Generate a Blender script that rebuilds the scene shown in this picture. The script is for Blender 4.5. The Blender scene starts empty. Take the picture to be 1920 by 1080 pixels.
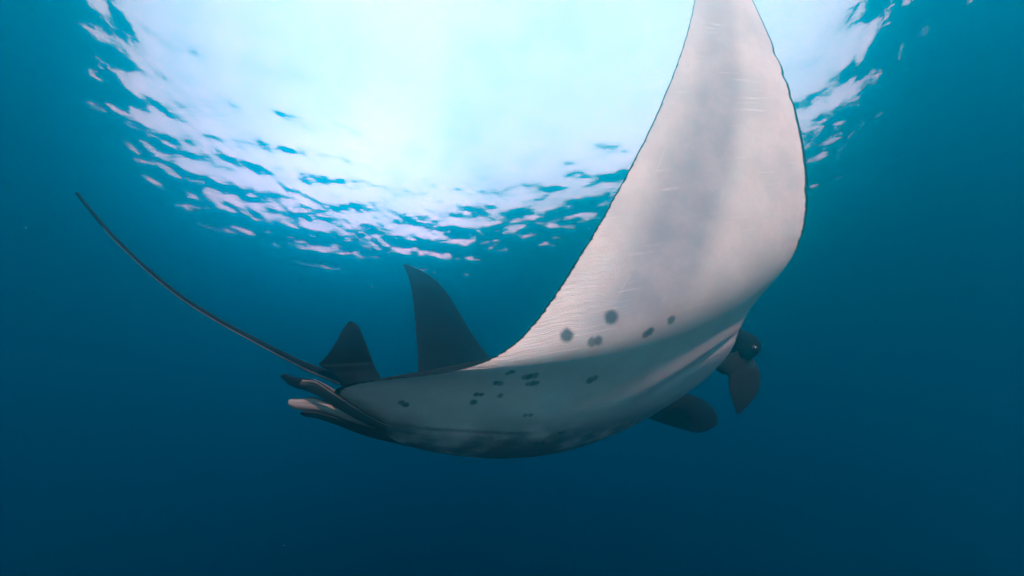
import bpy, bmesh, math, random
import numpy as np
from mathutils import Vector
from mathutils.bvhtree import BVHTree

sc = bpy.context.scene
COL = sc.collection
R = math.radians

# ---------------------------------------------------------------- camera, light, exposure
CLOUD, SUN_GLOW, EXPO = (0.88, 1.02, 0.86), (1.25, 1.55, 1.4), 1.12
WSEED, WDIR, WSLOPE, WBUMP, SWELL, WLMAX = 5, 100, 0.019, 0.004, 0.33, 4.5
VCOL, VABS, VDENS = (0, 0.6623, 0.7947), (0.2533, 0.0096, 0.5152), 0.3020
VG = 0.93
SUNE = 5.0
SWELL_TAB = [(-180.0, 0.0, 6.8), (-120.0, 0.0, 6.8), (-95.0, -0.057, 6.8), (-80.0, -0.114, 5.42), (-75.0, -0.105, 5.53), (-70.0, -0.078, 5.86), (-65.0, -0.028, 6.52), (-60.0, 0.034, 7.4), (-55.0, 0.086, 8.17), (-50.0, 0.111, 8.57), (-45.0, 0.114, 8.6), (-40.0, 0.108, 8.5), (-35.0, 0.104, 8.42), (-30.0, 0.099, 8.34), (-25.0, 0.089, 8.17), (-20.0, 0.071, 7.88), (-15.0, 0.048, 7.53), (-10.0, 0.026, 7.19), (-5.0, 0.009, 6.94), (0.0, -0.004, 6.75), (5.0, -0.015, 6.6), (10.0, -0.027, 6.44), (15.0, -0.039, 6.3), (20.0, -0.046, 6.21), (25.0, -0.044, 6.24), (30.0, -0.033, 6.37), (35.0, -0.017, 6.59), (40.0, 0.002, 6.84), (45.0, 0.019, 7.09), (50.0, 0.025, 7.17), (55.0, 0.007, 6.94), (60.0, -0.037, 6.39), (65.0, -0.089, 5.75), (70.0, -0.128, 5.29), (75.0, -0.146, 5.09), (80.0, -0.15, 5.05), (95.0, -0.075, 6.8), (120.0, 0.0, 6.8), (180.0, 0.0, 6.8)]
SUNE = 4.5
WSEED, WDIR, WSLOPE, WBUMP, WLMAX = 5,100,.0098,.0022,.62
FPX, PITCH = 720.0, R(31.2)                 # focal length in photo pixels, upward tilt
cam_data = bpy.data.cameras.new('camera')
cam_data.sensor_width = 36.0
cam_data.lens = FPX / 1920.0 * 36.0
cam_data.clip_start, cam_data.clip_end = 0.02, 3000.0
cam = bpy.data.objects.new('camera', cam_data)
COL.objects.link(cam)
cam.location = (0, 0, 0)
cam.rotation_euler = (R(90) + PITCH, 0, 0)
sc.camera = cam

SUN_EL, SUN_AZ = R(28), R(156)              # azimuth clockwise from +Y (the way the camera looks)
sun_dir = Vector((math.sin(SUN_AZ) * math.cos(SUN_EL), math.cos(SUN_AZ) * math.cos(SUN_EL), math.sin(SUN_EL)))
sd = bpy.data.lights.new('strobe_sun', 'SUN')
sd.energy, sd.angle, sd.color = SUNE, R(0.6), (1.0, 0.84, 0.63)  # directional lamp added behind the camera, standing in for a strobe
strobe_sun = bpy.data.objects.new('strobe_sun', sd)
COL.objects.link(strobe_sun)
strobe_sun.rotation_euler = sun_dir.to_track_quat('Z', 'Y').to_euler()

world = bpy.data.worlds.new('World')
sc.world = world
world.use_nodes = True
wt = world.node_tree
wt.nodes.clear()


def nd(tree, kind, **kw):
    n = tree.nodes.new(kind)
    for k, v in kw.items():
        if k == 'at':
            continue
        setattr(n, k, v)
    return n


def mth(tree, op, a, b=None, c=None, clamp=False):
    n = tree.nodes.new('ShaderNodeMath')
    n.operation = op
    n.use_clamp = clamp
    for i, v in enumerate((a, b, c)):
        if v is None:
            continue
        if isinstance(v, (int, float)):
            n.inputs[i].default_value = v
        else:
            tree.links.new(v, n.inputs[i])
    return n.outputs[0]


def ramp01(tree, v, lo, hi, a=0.0, b=1.0):
    n = tree.nodes.new('ShaderNodeMapRange')
    n.interpolation_type = 'SMOOTHSTEP'
    n.inputs['From Min'].default_value = lo
    n.inputs['From Max'].default_value = hi
    n.inputs['To Min'].default_value = a
    n.inputs['To Max'].default_value = b
    tree.links.new(v, n.inputs['Value'])
    return n.outputs['Result']


def mixc(tree, fac, a, b, blend='MIX'):
    n = tree.nodes.new('ShaderNodeMix')
    n.data_type = 'RGBA'
    n.blend_type = blend
    for sock, v in ((n.inputs[0], fac), (n.inputs[6], a), (n.inputs[7], b)):
        if isinstance(v, (int, float)):
            sock.default_value = v
        elif isinstance(v, (tuple, list)):
            sock.default_value = (*v, 1.0) if len(v) == 3 else v
        else:
            tree.links.new(v, sock)
    return n.outputs[2]


sky = nd(wt, 'ShaderNodeTexSky', sky_type='NISHITA', sun_disc=False, sun_elevation=SUN_EL, sun_rotation=SUN_AZ)
skyc = mixc(wt, 1.0, sky.outputs[0], (0.05, 0.05, 0.05), 'MULTIPLY')        # sky at strength 0.05
geo = nd(wt, 'ShaderNodeTexCoord')
sep = nd(wt, 'ShaderNodeSeparateXYZ')
wt.links.new(geo.outputs['Generated'], sep.inputs[0])
# a veil of high cloud, broken by noise, with a bright patch added ahead to the left, standing in for sunglow
cn = nd(wt, 'ShaderNodeTexNoise')
cn.inputs['Scale'].default_value = 2.3
cn.inputs['Detail'].default_value = 6
cn.inputs['Roughness'].default_value = 0.55
cn.inputs['Distortion'].default_value = 0.4
wt.links.new(geo.outputs['Generated'], cn.inputs['Vector'])
veil = mth(wt, 'MULTIPLY', ramp01(wt, cn.outputs[0], 0.34, 0.68, 0.68, 1.05), ramp01(wt, sep.outputs[2], 0.30, 0.60, 0.08, 1.0))  # thinned towards the unseen horizon to keep fill light off the belly
c1 = mixc(wt, veil, skyc, CLOUD)
glow_n = ramp01(wt, cn.outputs[0], 0.38, 0.58, 0.35, 1.0)
bd = nd(wt, 'ShaderNodeVectorMath', operation='DOT_PRODUCT')
wt.links.new(geo.outputs['Generated'], bd.inputs[0])
bd.inputs[1].default_value = Vector((-0.43, 0.776, 0.649)).normalized()
glow_h = ramp01(wt, bd.outputs['Value'], 0.93, 0.998, 0.0, 1.0)
above = ramp01(wt, sep.outputs[2], -0.02, 0.05, 0.0, 1.0)
c2 = mixc(wt, mth(wt, 'MULTIPLY', glow_n, glow_h), c1, SUN_GLOW)
c3 = mixc(wt, above, (0.0, 0.004, 0.008), c2)
bg = nd(wt, 'ShaderNodeBackground')
bg.inputs['Strength'].default_value = 1.0
wt.links.new(c3, bg.inputs['Color'])
wo = nd(wt, 'ShaderNodeOutputWorld')
wt.links.new(bg.outputs[0], wo.inputs['Surface'])

vs = sc.view_settings
vs.view_transform, vs.look, vs.exposure, vs.gamma, vs.use_curve_mapping = 'Standard', 'None', EXPO, 1.0, False
sc.render.engine = 'CYCLES'
cy = sc.cycles
cy.use_denoising = True
cy.max_bounces, cy.diffuse_bounces, cy.glossy_bounces, cy.volume_bounces, cy.transparent_max_bounces = 10, 3, 3, 4, 12
cy.sample_clamp_indirect = 6.0


def link(name, me, parent=None, mat=None):
    o = bpy.data.objects.new(name, me)
    COL.objects.link(o)
    if parent:
        o.parent = parent
    if mat:
        me.materials.append(mat)
    return o


def material(name):
    m = bpy.data.materials.new(name)
    m.use_nodes = True
    m.node_tree.nodes.clear()
    return m, m.node_tree


def mesh_np(name, co, faces, smooth=True):
    me = bpy.data.meshes.new(name)
    co = np.asarray(co, dtype=np.float32)
    faces = np.asarray(faces, dtype=np.int32)
    n, k = faces.shape
    me.vertices.add(len(co))
    me.vertices.foreach_set('co', co.ravel())
    me.loops.add(n * k)
    me.loops.foreach_set('vertex_index', faces.ravel())
    me.polygons.add(n)
    me.polygons.foreach_set('loop_start', np.arange(0, n * k, k, dtype=np.int32))
    me.polygons.foreach_set('use_smooth', np.full(n, smooth))
    me.update(calc_edges=True)
    me.validate()
    return me


# ---------------------------------------------------------------- the sea surface (one sheet, waves in the mesh)
SEA_Z = 4.0


def graded(lo, hi, a, b, d, grow=1.07):
    mid = list(np.arange(a, b + 1e-6, d))
    out, s, x = [], d, mid[-1]
    while x < hi:
        s *= grow
        x += s
        out.append(x)
    pre, s, x = [], d, mid[0]
    while x > lo:
        s *= grow
        x -= s
        pre.append(x)
    return np.array(pre[::-1] + mid + out)


gx = graded(-220, 220, -7.2, 7.2, 0.027)
gy = graded(-1.1, 230, 0.4, 7.4, 0.026)
GX, GY = np.meshgrid(gx, gy)
DX, DY = np.meshgrid(np.gradient(gx), np.gradient(gy))
STEP = np.maximum(DX, DY)
rng = np.random.default_rng(WSEED)
Z = np.zeros_like(GX)
SX, SY = np.zeros_like(GX), np.zeros_like(GX)
n_comp = 110
for i in range(n_comp):
    lam = 0.09 * (WLMAX / 0.09) ** rng.random()
    ang = R(WDIR) + rng.normal(0, 0.8)
    k = 2 * math.pi / lam
    slope = WSLOPE * (0.6 + 0.8 * lam / WLMAX) * (0.5 + rng.random())
    a = slope / k
    ph = rng.random() * 6.283
    fade = np.clip((lam / STEP - 3.0) / 3.0, 0, 1)
    arg = k * (GX * math.cos(ang) + GY * math.sin(ang)) + ph
    # patches of livelier and calmer water
    env = 0.55 + 0.75 * np.clip(np.sin(GX * 0.45 + i) * np.cos(GY * 0.38 - i * 1.7) + 0.35, 0, 1.2)
    Z += fade * env * a * np.sin(arg)
# the swell: how far it leans outward round the window of sky, per bearing (degrees from straight ahead, slope, metres out)
SW = np.array(SWELL_TAB)
PHI = np.degrees(np.arctan2(GX, GY))
RR = np.hypot(GX, GY)
s_phi = np.interp(PHI, SW[:, 0], SW[:, 1])
r_phi = np.interp(PHI, SW[:, 0], SW[:, 2]) * SEA_Z / 6.0
Z -= s_phi * 1.5 * (np.tanh((RR - r_phi) / 1.5) - np.tanh(-r_phi / 1.5))
co = np.stack([GX, GY, Z + SEA_Z], -1).reshape(-1, 3)
ny, nx = GX.shape
idx = np.arange(nx * ny).reshape(ny, nx)
faces = np.stack([idx[:-1, :-1], idx[:-1, 1:], idx[1:, 1:], idx[1:, :-1]], -1).reshape(-1, 4)

m, t = material('sea_surface')
tc = nd(t, 'ShaderNodeTexCoord')
nz = nd(t, 'ShaderNodeTexNoise')
nz.inputs['Scale'].default_value = 13.0
nz.inputs['Detail'].default_value = 3.0
mp = nd(t, 'ShaderNodeMapping')
mp.inputs['Scale'].default_value = (1.0, 1.7, 1.0)
t.links.new(tc.outputs['Object'], mp.inputs[0])
t.links.new(mp.outputs[0], nz.inputs['Vector'])
bp = nd(t, 'ShaderNodeBump')
bp.inputs['Strength'].default_value = 1.0
bp.inputs['Distance'].default_value = WBUMP
t.links.new(nz.outputs[0], bp.inputs['Height'])
fr = nd(t, 'ShaderNodeFresnel')
fr.inputs['IOR'].default_value = 1.333
t.links.new(bp.outputs[0], fr.inputs['Normal'])
tr = nd(t, 'ShaderNodeBsdfTransparent')
gl = nd(t, 'ShaderNodeBsdfGlossy')
gl.inputs['Roughness'].default_value = 0.02
t.links.new(bp.outputs[0], gl.inputs['Normal'])
mx = nd(t, 'ShaderNodeMixShader')
t.links.new(fr.outputs[0], mx.inputs[0])
t.links.new(tr.outputs[0], mx.inputs[1])
t.links.new(gl.outputs[0], mx.inputs[2])
out = nd(t, 'ShaderNodeOutputMaterial')
t.links.new(mx.outputs[0], out.inputs['Surface'])
sea = link('sea_surface', mesh_np('sea_surface', co, faces), None, m)
sea['kind'] = 'structure'
sea['label'] = 'rippled sea surface seen from below with a bright round window of sky'

# deep sandy floor far below, lost in the blue
m, t = material('sand')
df = nd(t, 'ShaderNodeBsdfDiffuse')
n2 = nd(t, 'ShaderNodeTexNoise')
n2.inputs['Scale'].default_value = 0.3
t.links.new(mixc(t, n2.outputs[0], (0.10, 0.09, 0.07), (0.2, 0.18, 0.14)), df.inputs['Color'])
out = nd(t, 'ShaderNodeOutputMaterial')
t.links.new(df.outputs[0], out.inputs['Surface'])
xs = np.linspace(-260, 260, 41)
ys = np.linspace(-25, 260, 41)
X2, Y2 = np.meshgrid(xs, ys)
Z2 = -38 + 0.8 * np.sin(X2 * 0.21) * np.cos(Y2 * 0.17) + 0.3 * np.sin(X2 * 0.7 + Y2 * 0.5)
i2 = np.arange(41 * 41).reshape(41, 41)
f2 = np.stack([i2[:-1, :-1], i2[:-1, 1:], i2[1:, 1:], i2[1:, :-1]], -1).reshape(-1, 4)
bed = link('seabed', mesh_np('seabed', np.stack([X2, Y2, Z2], -1).reshape(-1, 3), f2), None, m)
bed['kind'] = 'structure'

# the water itself: one closed box of even density
m, t = material('water_body')
pv = nd(t, 'ShaderNodeVolumePrincipled')
pv.inputs['Color'].default_value = (*VCOL, 1)
pv.inputs['Absorption Color'].default_value = (*VABS, 1)
pv.inputs['Density'].default_value = VDENS
pv.inputs['Anisotropy'].default_value = VG
out = nd(t, 'ShaderNodeOutputMaterial')
t.links.new(pv.outputs[0], out.inputs['Volume'])
lo, hi = (-230, -1.3, -42), (230, 240, SEA_Z + 1.2)
cv = [(x, y, z) for x in (lo[0], hi[0]) for y in (lo[1], hi[1]) for z in (lo[2], hi[2])]
cf = [(0, 1, 3, 2), (4, 6, 7, 5), (0, 4, 5, 1), (2, 3, 7, 6), (0, 2, 6, 4), (1, 5, 7, 3)]
hz = link('haze', mesh_np('haze', cv, cf, False), None, m)
hz['kind'] = 'stuff'
hz['label'] = 'blue hazy sea water fading into the depth all around'


# ---------------------------------------------------------------- the manta ray
AX = Vector((1, 0, 0))
AU = Vector((0, -math.sin(PITCH), math.cos(PITCH)))
AF = Vector((0, math.cos(PITCH), math.sin(PITCH)))


def P(px, py, d):
    """A point of the animal, taken from the photograph and set at depth d (metres)."""
    return np.array(AX * ((px - 960) / FPX * d) + AU * ((540 - py) / FPX * d) + AF * d)


def spline(vals, n):
    """Catmull-Rom through the rows of vals, n samples (ends included)."""
    v = np.asarray(vals, float)
    if v.ndim == 1:
        v = v[:, None]
    s = np.linspace(0, len(v) - 1, n)
    i = np.minimum(s.astype(int), len(v) - 2)
    f = (s - i)[:, None]
    p = np.vstack([2 * v[0] - v[1], v, 2 * v[-1] - v[-2]])
    a, b, c, d = p[i], p[i + 1], p[i + 2], p[i + 3]
    return 0.5 * (2 * b + (c - a) * f + (2 * a - 5 * b + 4 * c - d) * f ** 2 + (3 * b - a - 3 * c + d) * f ** 3)


def loft(name, T, L, tv, td, pa, pb, n, m, side_ref, tone, jag=0.0, uvs=True, shape=None, soft=0, nicks=()):
    """A closed skin through flat sections: T and L are the two edges (trailing, leading), tv / td the thickness on the
    belly and back side, pa / pb the roundness of the two edges. tone(t, v) gives how dark the skin is."""
    Ts, Ls = spline(T, n), spline(L, n)
    tvs, tds, pas, pbs = (spline(x, n)[:, 0] for x in (tv, td, pa, pb))
    if soft:
        def sm(x):
            return smooth_rows(x, soft) if x.ndim == 2 else smooth_rows(x[:, None], soft)[:, 0]
        Ts, Ls, tvs, tds, pas, pbs = map(sm, (Ts, Ls, tvs, tds, pas, pbs))
    if jag:
        r = np.random.default_rng(3)
        w = np.convolve(r.normal(0, 1, n + 8), [.2, .5, .2, .1], 'same')[4:-4] * jag
        Ts = Ts + (Ts - Ls) / np.linalg.norm(Ts - Ls, axis=1)[:, None] * w[:, None]
        w = np.convolve(r.normal(0, 1, n + 8), [.2, .5, .2, .1], 'same')[4:-4] * jag * .5
        Ls = Ls + (Ls - Ts) / np.linalg.norm(Ts - Ls, axis=1)[:, None] * w[:, None]
    for (at_, dep, wd) in nicks:
        g_ = np.exp(-0.5 * ((np.arange(n) / (n - 1) - at_) / wd) ** 2)
        Ls = Ls + (Ts - Ls) / np.linalg.norm(Ts - Ls, axis=1)[:, None] * (dep * g_)[:, None]
    mid = (Ts + Ls) / 2
    span = np.gradient(mid, axis=0)
    ch = Ls - Ts
    nrm = np.cross(ch, span)
    nrm /= np.maximum(np.linalg.norm(nrm, axis=1), 1e-9)[:, None]
    for _ in range(6):
        nrm[1:-1] = (nrm[:-2] + nrm[1:-1] + nrm[2:]) / 3
    nrm /= np.maximum(np.linalg.norm(nrm, axis=1), 1e-9)[:, None]
    k = int(side_ref[0] * (n - 1))
    if np.dot(nrm[k], side_ref[1]) < 0:
        nrm = -nrm
    th = np.linspace(0, math.pi, m)
    u = (1 - np.cos(th)) / 2                       # denser towards both edges
    co, tt, vv = [], [], []
    for j in range(n):
        pk = (pas[j] / (pas[j] + pbs[j]))
        pr = u ** pas[j] * (1 - u) ** pbs[j] / (pk ** pas[j] * (1 - pk) ** pbs[j])
        if shape is not None:
            prv = pr * tvs[j] + shape(u, j / (n - 1))
        else:
            prv = pr * tvs[j]
        ven = Ts[j] + u[:, None] * ch[j] + nrm[j] * prv[:, None]
        dor = Ts[j] + u[:, None] * ch[j] - nrm[j] * (pr * tds[j])[:, None]
        co.append(np.vstack([ven, dor[-2:0:-1]]))
    ring = 2 * m - 2
    tpar = np.concatenate([u / 2, 1 - u[-2:0:-1] / 2])
    co = np.array(co).reshape(-1, 3)
    idx = np.arange(n * ring).reshape(n, ring)
    a, b = idx[:-1], idx[1:]
    q = np.stack([a, np.roll(a, -1, 1), np.roll(b, -1, 1), b], -1).reshape(-1, 4)
    me = bpy.data.meshes.new(name)
    bm = bmesh.new()
    vs_ = [bm.verts.new(c) for c in co]
    l1 = bm.loops.layers.uv.new('skin')
    l2 = bm.loops.layers.uv.new('tone')
    for fi, f in enumerate(q):
        fc = bm.faces.new([vs_[i] for i in f])
        fc.smooth = True
        r_, c_ = divmod(fi, ring)
        tp = (tpar[c_], tpar[c_ + 1] if c_ + 1 < ring else 1.0)
        for lp, (tq, rq) in zip(fc.loops, ((tp[0], r_), (tp[1], r_), (tp[1], r_ + 1), (tp[0], r_ + 1))):
            v = rq / (n - 1)
            lp[l1].uv = (tq, v) if uvs else (0.25, 0.5)
            lp[l2].uv = (tone(tq, v), 1.0 if uvs else 0.0)
    for row in (0, n - 1):
        fc = bm.faces.new([vs_[i] for i in (idx[row] if row else idx[row][::-1])])
        fc.smooth = True
        for lp in fc.loops:
            lp[l1].uv = (0.25, 0.0 if row == 0 else 1.0)
            lp[l2].uv = (tone(.25, 0.0 if row == 0 else 1.0), 0.0)
    bmesh.ops.recalc_face_normals(bm, faces=bm.faces)
    bm.to_mesh(me)
    bm.free()
    return me


toward = -np.array(AF)
# trailing edge, leading edge (photo x, y, depth), belly thickness, back thickness, edge roundness
ST = [
    ((1338, -165, 2.24), (1350, -168, 2.26), .004, .004, .9, .6),
    ((1312, -80, 2.14), (1388, -48, 2.18), .010, .008, .9, .6),
    ((1302, 8, 2.05), (1426, 32, 2.12), .016, .012, .9, .6),
    ((1270, 122, 1.97), (1475, 142, 2.07), .026, .016, 1.0, .6),
    ((1193, 298, 1.85), (1506, 272, 2.03), .042, .022, 1.1, .6),
    ((1103, 447, 1.765), (1514, 392, 2.055), .062, .030, 1.2, .6),
    ((1003, 596, 1.715), (1492, 478, 2.125), .075, .045, 1.2, .65),
    ((918, 676, 1.65), (1434, 543, 2.238), .085, .06, 1.1, .7),
    ((800, 711, 1.56), (1380, 596, 2.335), .10, .05, 1.0, .7),
    ((578, 712, 1.465), (1390, 655, 2.485), .13, .05, .9, .7),
    ((650, 760, 1.68), (1308, 714, 2.88), .24, .06, .8, .9),
    ((700, 815, 1.92), (1216, 762, 3.13), .30, .06, .8, .95),
    ((745, 815, 2.2), (1110, 780, 3.2), .15, .04, .9, .7),
    ((785, 765, 2.45), (1005, 735, 3.14), .06, .03, 1.0, .7),
    ((781, 695, 2.68), (925, 680, 3.08), .03, .03, 1.0, .6),
    ((780, 620, 2.78), (884, 622, 3.06), .018, .02, 1.0, .6),
    ((774, 560, 2.84), (846, 562, 3.04), .012, .014, 1.0, .6),
    ((766, 517, 2.88), (812, 517, 3.02), .009, .009, 1.0, .6),
    ((755, 496, 2.90), (764, 496, 2.93), .004, .004, 1.0, .6),
]


def smooth_rows(x, soft):
    kw = np.exp(-0.5 * (np.arange(-3 * soft, 3 * soft + 1) / soft) ** 2)
    kw /= kw.sum()
    k3 = 3 * soft
    px = np.vstack([2 * x[0] - x[k3:0:-1], x, 2 * x[-1] - x[-2:-k3 - 2:-1]])
    return np.stack([np.convolve(px[:, c], kw, 'valid') for c in range(px.shape[1])], -1)


SOFT = 24


def keep(rows):
    """Shift the control points so that the softened edge still runs where the rows say."""
    want = np.array(rows, float)
    c = want.copy()
    at = np.round(np.linspace(0, 419, len(rows))).astype(int)
    for _ in range(3):
        c[:, :2] += (want - smooth_rows(spline(c, 420), SOFT)[at])[:, :2] * .8
    return [P(*r) for r in c]


body = loft('manta_ray', keep([s[0] for s in ST]), keep([s[1] for s in ST]), [s[2] for s in ST], [s[3] for s in ST],
            [s[4] for s in ST], [s[5] for s in ST], 420, 64, (5 / 18, toward), lambda t, v: 0.0, jag=0.0022, soft=SOFT,
            nicks=((.148, .016, .004), (.168, .012, .0025), (.185, .008, .002), (.262, .006, .003), (.31, .008, .002)))


def piece(name, rows, thick, tone, n=40, m=14, pa=.55, pb=.55):
    """A fin or tail: rows of (edge a, edge b) in photo x, y, depth."""
    k = len(rows)
    th = [thick] * k if isinstance(thick, float) else thick
    return loft(name, [P(*r[0]) for r in rows], [P(*r[1]) for r in rows], th, th, [pa] * k, [pb] * k, n, m,
                (.5, toward), tone, uvs=False)


dorsal = piece('dorsal_fin', [((640, 722, 1.71), (722, 722, 1.79)), ((628, 706, 1.70), (713, 706, 1.78)), ((620, 696, 1.70), (706, 694, 1.77)),
                              ((602, 687, 1.69), (702, 685, 1.76)), ((598, 682, 1.69), (699, 678, 1.76)), ((612, 668, 1.69), (694, 664, 1.75)),
                              ((630, 641, 1.69), (684, 638, 1.74)), ((641, 620, 1.70), (675, 617, 1.73)), ((650, 607, 1.71), (667, 607, 1.73)),
                              ((656, 603, 1.71), (660, 603, 1.72))],
               [.03, .022, .016, .013, .012, .011, .009, .007, .005, .003], lambda t, v: 1.0, n=60)

tp = [(700, 728, 14, 1.80), (650, 715, 11, 1.78), (612, 702, 9, 1.75), (575, 688, 8, 1.70), (535, 668, 6.4, 1.62), (480, 639, 5.0, 1.56),
      (400, 595, 4.3, 1.53), (330, 549, 3.8, 1.50), (260, 490, 3.4, 1.47), (200, 430, 3.1, 1.45), (144, 362, 2.6, 1.44)]
rows = []
for i, (x, y, h, d) in enumerate(tp):
    a, b = tp[max(i - 1, 0)], tp[min(i + 1, len(tp) - 1)]
    ex, ey = b[0] - a[0], b[1] - a[1]
    ln = math.hypot(ex, ey)
    nxp, nyp = ey / ln, -ex / ln               # across the tail; pick the upward side
    if nyp > 0:
        nxp, nyp = -nxp, -nyp
    rows.append(((x - nxp * h, y - nyp * h, d), (x + nxp * h, y + nyp * h, d)))
tail = piece('tail', rows, [r[2] / FPX * r[3] for r in tp], lambda t, v: 0.3 if (0.05 < t < 0.2 and v < 0.9) else 1.0, n=120, m=16, pa=.5, pb=.5)

# near cephalic fin: a knob at the side of the head and the flap curling down from it
lobe = piece('lobe', [((1360, 640, 2.59), (1372, 616, 2.59)), ((1372, 672, 2.60), (1388, 618, 2.63)), ((1388, 676, 2.60), (1402, 624, 2.65)),
                      ((1404, 674, 2.60), (1415, 632, 2.65)), ((1415, 668, 2.61), (1422, 643, 2.64)), ((1422, 660, 2.62), (1424, 650, 2.63))],
             [.05, .07, .075, .065, .045, .02], lambda t, v: 1.0, n=40, m=20)
flap = piece('flap', [((1340, 690, 2.57), (1385, 640, 2.63)), ((1352, 700, 2.57), (1408, 668, 2.65)), ((1366, 705, 2.56), (1421, 692, 2.66)),
                      ((1367, 725, 2.55), (1425, 715, 2.65)), ((1372, 747, 2.55), (1419, 738, 2.63)), ((1378, 765, 2.56), (1404, 758, 2.60)),
                      ((1382, 776, 2.57), (1387, 775, 2.58))],
             [.06, .05, .035, .024, .016, .010, .004], lambda t, v: 0.975 + .02 * v, n=50, m=16)
paddle = piece('paddle', [((1190, 782, 3.06), (1225, 755, 3.12)), ((1205, 780, 3.04), (1262, 740, 3.10)), ((1228, 789, 3.02), (1284, 737, 3.09)),
                          ((1252, 797, 3.01), (1306, 744, 3.08)), ((1280, 805, 3.01), (1328, 756, 3.07)), ((1305, 811, 3.02), (1341, 772, 3.06)),
                          ((1325, 808, 3.03), (1346, 788, 3.05)), ((1336, 802, 3.04), (1344, 796, 3.04))],
               [.05, .045, .035, .028, .022, .016, .010, .004], lambda t, v: 1.0, n=50, m=16)
# claspers and pelvic fins under the tail base
flapn = piece('pelvic_fin', [((748, 812, 1.90), (752, 800, 1.90)), ((712, 806, 1.79), (724, 793, 1.76)), ((668, 786, 1.68), (690, 776, 1.64)),
                            ((630, 764, 1.64), (655, 754, 1.60)), ((598, 744, 1.61), (622, 732, 1.58)), ((572, 732, 1.60), (594, 714, 1.57)),
                            ((556, 728, 1.59), (568, 711, 1.58))],
              [.010, .008, .006, .005, .0045, .004, .004],
              lambda t, v: (.55 if .43 < t < .475 else (1.0 if t >= .475 else .88 + .1 * math.sin(t * 70))), n=70, m=24, pa=.8, pb=.7)
clasp = piece('clasper', [((640, 762, 1.66), (648, 744, 1.66)), ((606, 744, 1.62), (620, 726, 1.62)), ((580, 731, 1.60), (592, 712, 1.60)), ((558, 728, 1.59), (566, 709, 1.59)),
                          ((543, 722, 1.59), (549, 706, 1.59)), ((531, 711, 1.59), (534, 701, 1.59)), ((526, 706, 1.59), (527, 702, 1.59))],
              [.012, .011, .010, .010, .010, .007, .003], lambda t, v: 1.0 if v > .36 else .9, n=60, m=18)
clasp2 = piece('clasper', [((730, 812, 1.90), (734, 806, 1.90)), ((694, 803, 1.79), (702, 796, 1.79)), ((660, 793, 1.69), (672, 783, 1.69)), ((628, 782, 1.66), (644, 768, 1.66)),
                           ((598, 773, 1.64), (614, 753, 1.64)), ((572, 771, 1.63), (588, 745, 1.63)), ((553, 768, 1.62), (564, 746, 1.62)),
                           ((543, 762, 1.62), (547, 747, 1.62)), ((540, 757, 1.62), (541, 750, 1.62))],
               [.010, .007, .006, .006, .007, .007, .007, .006, .003],
               lambda t, v: 1.0 if (v > .95 or t > .485) else (.62 + .1 * math.sin(t * 45) if t > .13 else .9), n=60, m=20, pa=.7, pb=.7)
pelv = piece('pelvic_fin', [((770, 838, 2.08), (755, 806, 1.95)), ((722, 826, 1.92), (702, 800, 1.80)), ((680, 815, 1.84), (660, 791, 1.76)), ((640, 800, 1.80), (622, 779, 1.73)),
                            ((602, 787, 1.77), (592, 772, 1.72)), ((576, 782, 1.75), (572, 771, 1.72)), ((565, 778, 1.74), (563, 773, 1.73))],
             [.03, .022, .015, .011, .009, .007, .003], lambda t, v: 1.0 if v > .86 else .95, n=50, m=16, pa=.8, pb=.7)

ray = link('manta_ray', body)
for me in (dorsal, tail, lobe, flap, paddle, clasp, clasp2, pelv, flapn):
    o = bpy.data.objects.new('fin', me)
    COL.objects.link(o)
    md = ray.modifiers.new('join', 'BOOLEAN')
    md.operation, md.object, md.solver = 'UNION', o, 'EXACT'
    dg = bpy.context.evaluated_depsgraph_get()
    nm = bpy.data.meshes.new_from_object(ray.evaluated_get(dg), preserve_all_data_layers=True, depsgraph=dg)
    ray.modifiers.clear()
    ray.data = nm
    bpy.data.objects.remove(o)
from mathutils import Matrix
KS = 0.74                                      # the ray's distance and size
me = ray.data
me.transform(Matrix.Scale(KS, 4))
me.name = 'manta_ray'
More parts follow.
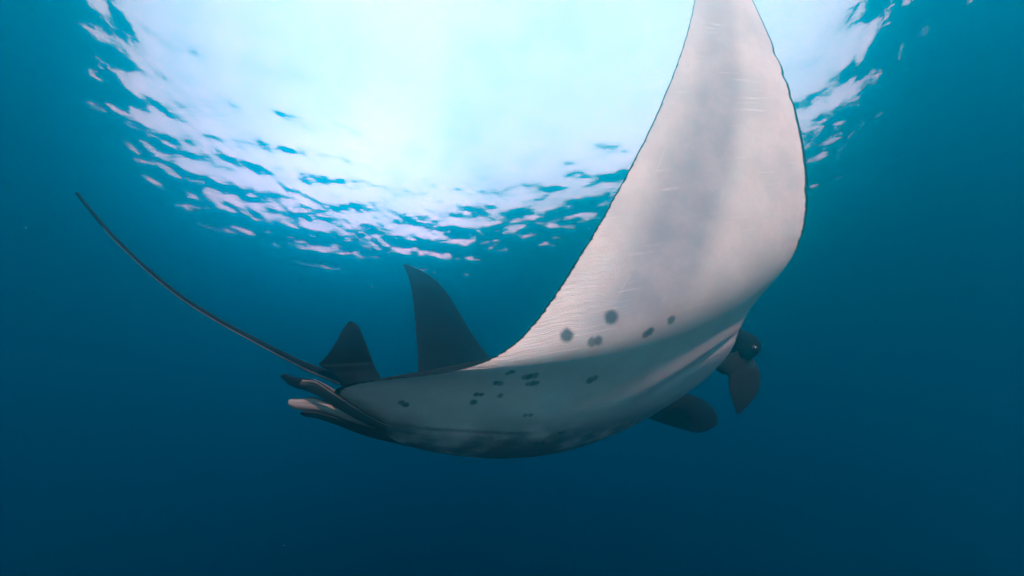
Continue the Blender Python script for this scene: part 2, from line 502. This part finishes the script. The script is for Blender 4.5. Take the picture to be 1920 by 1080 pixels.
# folds pressed into the belly skin: the ridge behind the mouth and a long crease under the gut
nv_ = len(me.vertices)
vc = np.empty(nv_ * 3, dtype=np.float32)
me.vertices.foreach_get('co', vc)
vn = np.empty(nv_ * 3, dtype=np.float32)
me.vertex_normals.foreach_get('vector', vn)
vc, vn = vc.reshape(-1, 3).astype(float), vn.reshape(-1, 3).astype(float)
dz = vc @ np.array(AF)
ux = 960 + FPX * (vc @ np.array(AX)) / dz
uy = 540 - FPX * (vc @ np.array(AU)) / dz
front = (vn * -vc).sum(1) > 0
for line, wid, hgt_, grv in (([(1384, 612), (1372, 628), (1335, 655), (1285, 690), (1240, 719), (1195, 748), (1150, 775)], 8, .006, .007),
                             ([(728, 794), (800, 803), (880, 808), (960, 812), (1050, 811)], 5, .002, .003),
                             ([(985, 728), (1060, 735), (1130, 722)], 3, .0006, .0008)):
    best, sgn, along = np.full(nv_, 1e9), np.zeros(nv_), np.zeros(nv_)
    for i in range(len(line) - 1):
        (x0, y0), (x1, y1) = line[i], line[i + 1]
        ex, ey = x1 - x0, y1 - y0
        ll = ex * ex + ey * ey
        s_ = np.clip(((ux - x0) * ex + (uy - y0) * ey) / ll, 0, 1)
        d_ = np.hypot(ux - x0 - s_ * ex, uy - y0 - s_ * ey)
        up = np.sign(-(uy - y0) * ex + (ux - x0) * ey) * np.sign(ex)
        k_ = d_ < best
        best[k_], sgn[k_], along[k_] = d_[k_], up[k_], ((i + s_) / (len(line) - 1))[k_]
    tape = np.sin(np.pi * np.clip(along, 0.02, .98)) ** .6
    sd_ = best * sgn
    push = hgt_ * np.exp(-((sd_ - wid * .6) / wid) ** 2) - grv * np.exp(-((sd_ + wid * .7) / (wid * .6)) ** 2)
    vc += vn * (push * tape * front)[:, None]
me.vertices.foreach_set('co', vc.astype(np.float32).ravel())
me.update()
me.polygons.foreach_set('use_smooth', np.ones(len(me.polygons), dtype=bool))
me.set_sharp_from_angle(angle=R(50))
print('manta faces', len(me.polygons), [l.name for l in me.uv_layers])

# ---- skin
m, t = material('manta_skin')
uv = nd(t, 'ShaderNodeUVMap', uv_map='skin')
su = nd(t, 'ShaderNodeSeparateXYZ')
t.links.new(uv.outputs[0], su.inputs[0])
tn = nd(t, 'ShaderNodeUVMap', uv_map='tone')
st = nd(t, 'ShaderNodeSeparateXYZ')
t.links.new(tn.outputs[0], st.inputs[0])
oc = nd(t, 'ShaderNodeTexCoord').outputs['Object']


def noise(scale, detail=3.0, vec=None, rough=.55):
    n = nd(t, 'ShaderNodeTexNoise')
    n.inputs['Scale'].default_value = scale
    n.inputs['Detail'].default_value = detail
    n.inputs['Roughness'].default_value = rough
    t.links.new(vec or oc, n.inputs['Vector'])
    return n.outputs[0]


def scaled(vec, s):
    n = nd(t, 'ShaderNodeMapping')
    n.inputs['Scale'].default_value = s
    t.links.new(vec, n.inputs[0])
    return n.outputs[0]


T_, V_ = su.outputs[0], su.outputs[1]
fine = noise(170, 4, None, .7)
mott = noise(5, 4)
pale = mixc(t, ramp01(t, mott, .35, .7), (0.66, 0.59, 0.555), (0.50, 0.46, 0.45))
mott2 = noise(23, 5, None, .65)
pale = mixc(t, ramp01(t, mott2, .40, .72, 0, .45), pale, (0.50, 0.46, 0.455))
pale = mixc(t, ramp01(t, fine, .35, .7, 0, .5), pale, (0.52, 0.48, 0.47))
# darker grey band down the middle of the wing
bandu = mth(t, 'MULTIPLY', ramp01(t, T_, .03, .15), ramp01(t, T_, .225, .30, 1, 0))
bandv = mth(t, 'MULTIPLY', ramp01(t, V_, .05, .26), ramp01(t, V_, .33, .43, 1, 0))
band = mth(t, 'MULTIPLY', mth(t, 'MULTIPLY', bandu, bandv), ramp01(t, noise(9, 5), .2, .8, .5, .8))
pale = mixc(t, band, pale, (0.20, 0.20, 0.25))
# pale scratches
scr = noise(1.0, 2, scaled(uv.outputs[0], (5.0, 330.0, 1.0)))
scr2 = noise(1.0, 2, scaled(uv.outputs[0], (120.0, 14.0, 1.0)))
pale = mixc(t, mth(t, 'MULTIPLY', ramp01(t, scr, .60, .76, 0, .45), ramp01(t, mott, .45, .6)), pale, (.8, .77, .75))
pale = mixc(t, ramp01(t, scr2, .68, .80, 0, .3), pale, (.8, .77, .75))
# far side of the belly: shade put into the colour, mixed with grey blotches
shade_blotch = mth(t, 'MULTIPLY', ramp01(t, V_, .525, .575), ramp01(t, noise(4.5, 4, scaled(oc, (1.0, 1.0, 2.5))), .32, .56))
pale = mixc(t, mth(t, 'MULTIPLY', shade_blotch, st.outputs[1]), pale, (0.13, 0.135, 0.14))
# spots
wob = nd(t, 'ShaderNodeVectorMath', operation='MULTIPLY_ADD')
nv = nd(t, 'ShaderNodeTexNoise')
nv.inputs['Scale'].default_value = 60
t.links.new(oc, nv.inputs['Vector'])
t.links.new(nv.outputs['Color'], wob.inputs[0])
wob.inputs[1].default_value = (.011, .011, .011)
t.links.new(oc, wob.inputs[2])
SPOTS = [(1063, 629, 13), (1146, 595, 14), (1111, 641, 10), (1121, 639, 10), (1212, 626, 9), (1218, 622, 9), (1259, 600, 9), (1107, 713, 9), (1115, 709, 8),
         (985, 707, 7), (993, 706, 8), (1003, 704, 8), (990, 720, 6), (999, 719, 7), (1006, 718, 6), (953, 700, 6), (960, 697, 6), (930, 718, 6),
         (937, 719, 7), (893, 740, 6), (902, 740, 5), (938, 742, 6), (888, 754, 7), (753, 755, 7), (760, 759, 7), (985, 779, 5), (995, 778, 5),
         (1050, 812, 5), (1056, 810, 4), (1005, 832, 5), (1018, 831, 4)]
bvh = BVHTree.FromPolygons([v.co for v in me.vertices], [tuple(p.vertices) for p in me.polygons])
spot = None
for (x, y, r) in SPOTS:
    d = Vector(P(x, y, 1.0)).normalized()
    hit, nn, _, dist = bvh.ray_cast(Vector((0, 0, 0)), d)
    if hit is None:
        continue
    dn = nd(t, 'ShaderNodeVectorMath', operation='DISTANCE')
    t.links.new(wob.outputs[0], dn.inputs[0])
    dn.inputs[1].default_value = hit + Vector((.0055, .0055, .0055))
    rad = r / FPX * (hit.dot(AF))
    amt = .95 if r > 11 else (.75, .95, .85)[(x + y) % 3]
    k = ramp01(t, dn.outputs['Value'], rad * .6, rad * 1.4, amt, 0)
    spot = k if spot is None else mth(t, 'MAXIMUM', spot, k)
pale = mixc(t, mth(t, 'MULTIPLY', spot, .95), pale, (0.045, 0.055, 0.075))
dark = mixc(t, ramp01(t, noise(18, 5), .3, .75), (0.002, 0.0035, 0.0045), (0.005, 0.007, 0.009))
# back of the animal, and the thin dark hem that shows on the belly side
edge_n = noise(1.0, 3, scaled(uv.outputs[0], (1.0, 260.0, 1.0)))
hem_t = mth(t, 'ADD', T_, mth(t, 'MULTIPLY', mth(t, 'SUBTRACT', edge_n, .5), .011))
back = ramp01(t, mth(t, 'ADD', hem_t, ramp01(t, V_, .25, .37, .011, 0)), .4885, .4945)
hem = ramp01(t, hem_t, .0030, .0062, 1, 0)
isb = st.outputs[1]
dk = mth(t, 'MULTIPLY', mth(t, 'MAXIMUM', back, hem), isb)
dk = mth(t, 'MAXIMUM', dk, st.outputs[0])
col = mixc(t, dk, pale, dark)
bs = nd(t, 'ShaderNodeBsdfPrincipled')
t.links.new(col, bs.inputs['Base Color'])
bs.inputs['Roughness'].default_value = 0.65
bs.inputs['Specular IOR Level'].default_value = 0.015
# relief: fine skin, and soft folds running in from the trailing edge
wv = nd(t, 'ShaderNodeVectorMath', operation='MULTIPLY_ADD')
wn = nd(t, 'ShaderNodeTexNoise')
wn.inputs['Scale'].default_value = 6.0
wn.inputs['Detail'].default_value = 3.0
t.links.new(oc, wn.inputs['Vector'])
t.links.new(wn.outputs['Color'], wv.inputs[0])
wv.inputs[1].default_value = (.0, .03, .0)
t.links.new(uv.outputs[0], wv.inputs[2])
fold = noise(1.0, 3, scaled(wv.outputs[0], (16.0, 300.0, 1.0)))
fmask = mth(t, 'MULTIPLY', mth(t, 'MULTIPLY', ramp01(t, T_, .0, .16, 1, 0), ramp01(t, V_, .22, .36)), isb)
hgt = mth(t, 'ADD', mth(t, 'MULTIPLY', fine, .0016), mth(t, 'MULTIPLY', mth(t, 'MULTIPLY', fold, fmask), .005))
bmp = nd(t, 'ShaderNodeBump')
bmp.inputs['Distance'].default_value = 1.0
bmp.inputs['Strength'].default_value = 0.6
t.links.new(hgt, bmp.inputs['Height'])
t.links.new(bmp.outputs[0], bs.inputs['Normal'])
out = nd(t, 'ShaderNodeOutputMaterial')
t.links.new(bs.outputs[0], out.inputs['Surface'])
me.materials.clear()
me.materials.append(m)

ray['label'] = 'large manta ray with pale spotted belly, raised wings and long thin tail'
ray['category'] = 'manta ray'

# its eye, a part
m, t = material('eye')
bs = nd(t, 'ShaderNodeBsdfPrincipled')
bs.inputs['Base Color'].default_value = (0.004, 0.005, 0.006, 1)
bs.inputs['Roughness'].default_value = 0.12
out = nd(t, 'ShaderNodeOutputMaterial')
t.links.new(bs.outputs[0], out.inputs['Surface'])
em = bpy.data.meshes.new('eye')
bm = bmesh.new()
bmesh.ops.create_uvsphere(bm, u_segments=16, v_segments=10, radius=.024)
for f in bm.faces:
    f.smooth = True
bm.to_mesh(em)
bm.free()
eye = link('eye', em, ray, m)
eye.location = P(1413, 655, 2.56 * KS)

# ---------------------------------------------------------------- specks drifting in the water
rn = random.Random(8)
bm = bmesh.new()
for (x, y, d, r) in [(697, 537, 2.2, .004), (1837, 103, 2.0, .0045), (1852, 84, 2.4, .003)] + [
        (rn.uniform(-100, 2020), rn.uniform(-60, 1140), rn.uniform(0.8, 5.0), rn.uniform(.0005, .0014)) for _ in range(420)]:
    c = Vector(P(x, y, d))
    v = [bm.verts.new(c + Vector((rn.uniform(.5, 1) * a * r, rn.uniform(.5, 1) * b * r, rn.uniform(.5, 1) * e * r)))
         for (a, b, e) in ((1, 0, 0), (-1, 0, 0), (0, 1, 0), (0, -1, 0), (0, 0, 1), (0, 0, -1))]
    for a in (0, 1):
        for b in (2, 3):
            for e in (4, 5):
                bm.faces.new((v[a], v[b], v[e]))
m, t = material('drifting_specks')
df = nd(t, 'ShaderNodeBsdfDiffuse')
df.inputs['Color'].default_value = (.75, .7, .6, 1)
out = nd(t, 'ShaderNodeOutputMaterial')
t.links.new(df.outputs[0], out.inputs['Surface'])
sm = bpy.data.meshes.new('drifting_specks')
bmesh.ops.recalc_face_normals(bm, faces=bm.faces)
bm.to_mesh(sm)
bm.free()
sp = link('drifting_specks', sm, None, m)
sp['kind'] = 'stuff'
sp['label'] = 'tiny pale specks drifting in the blue water'
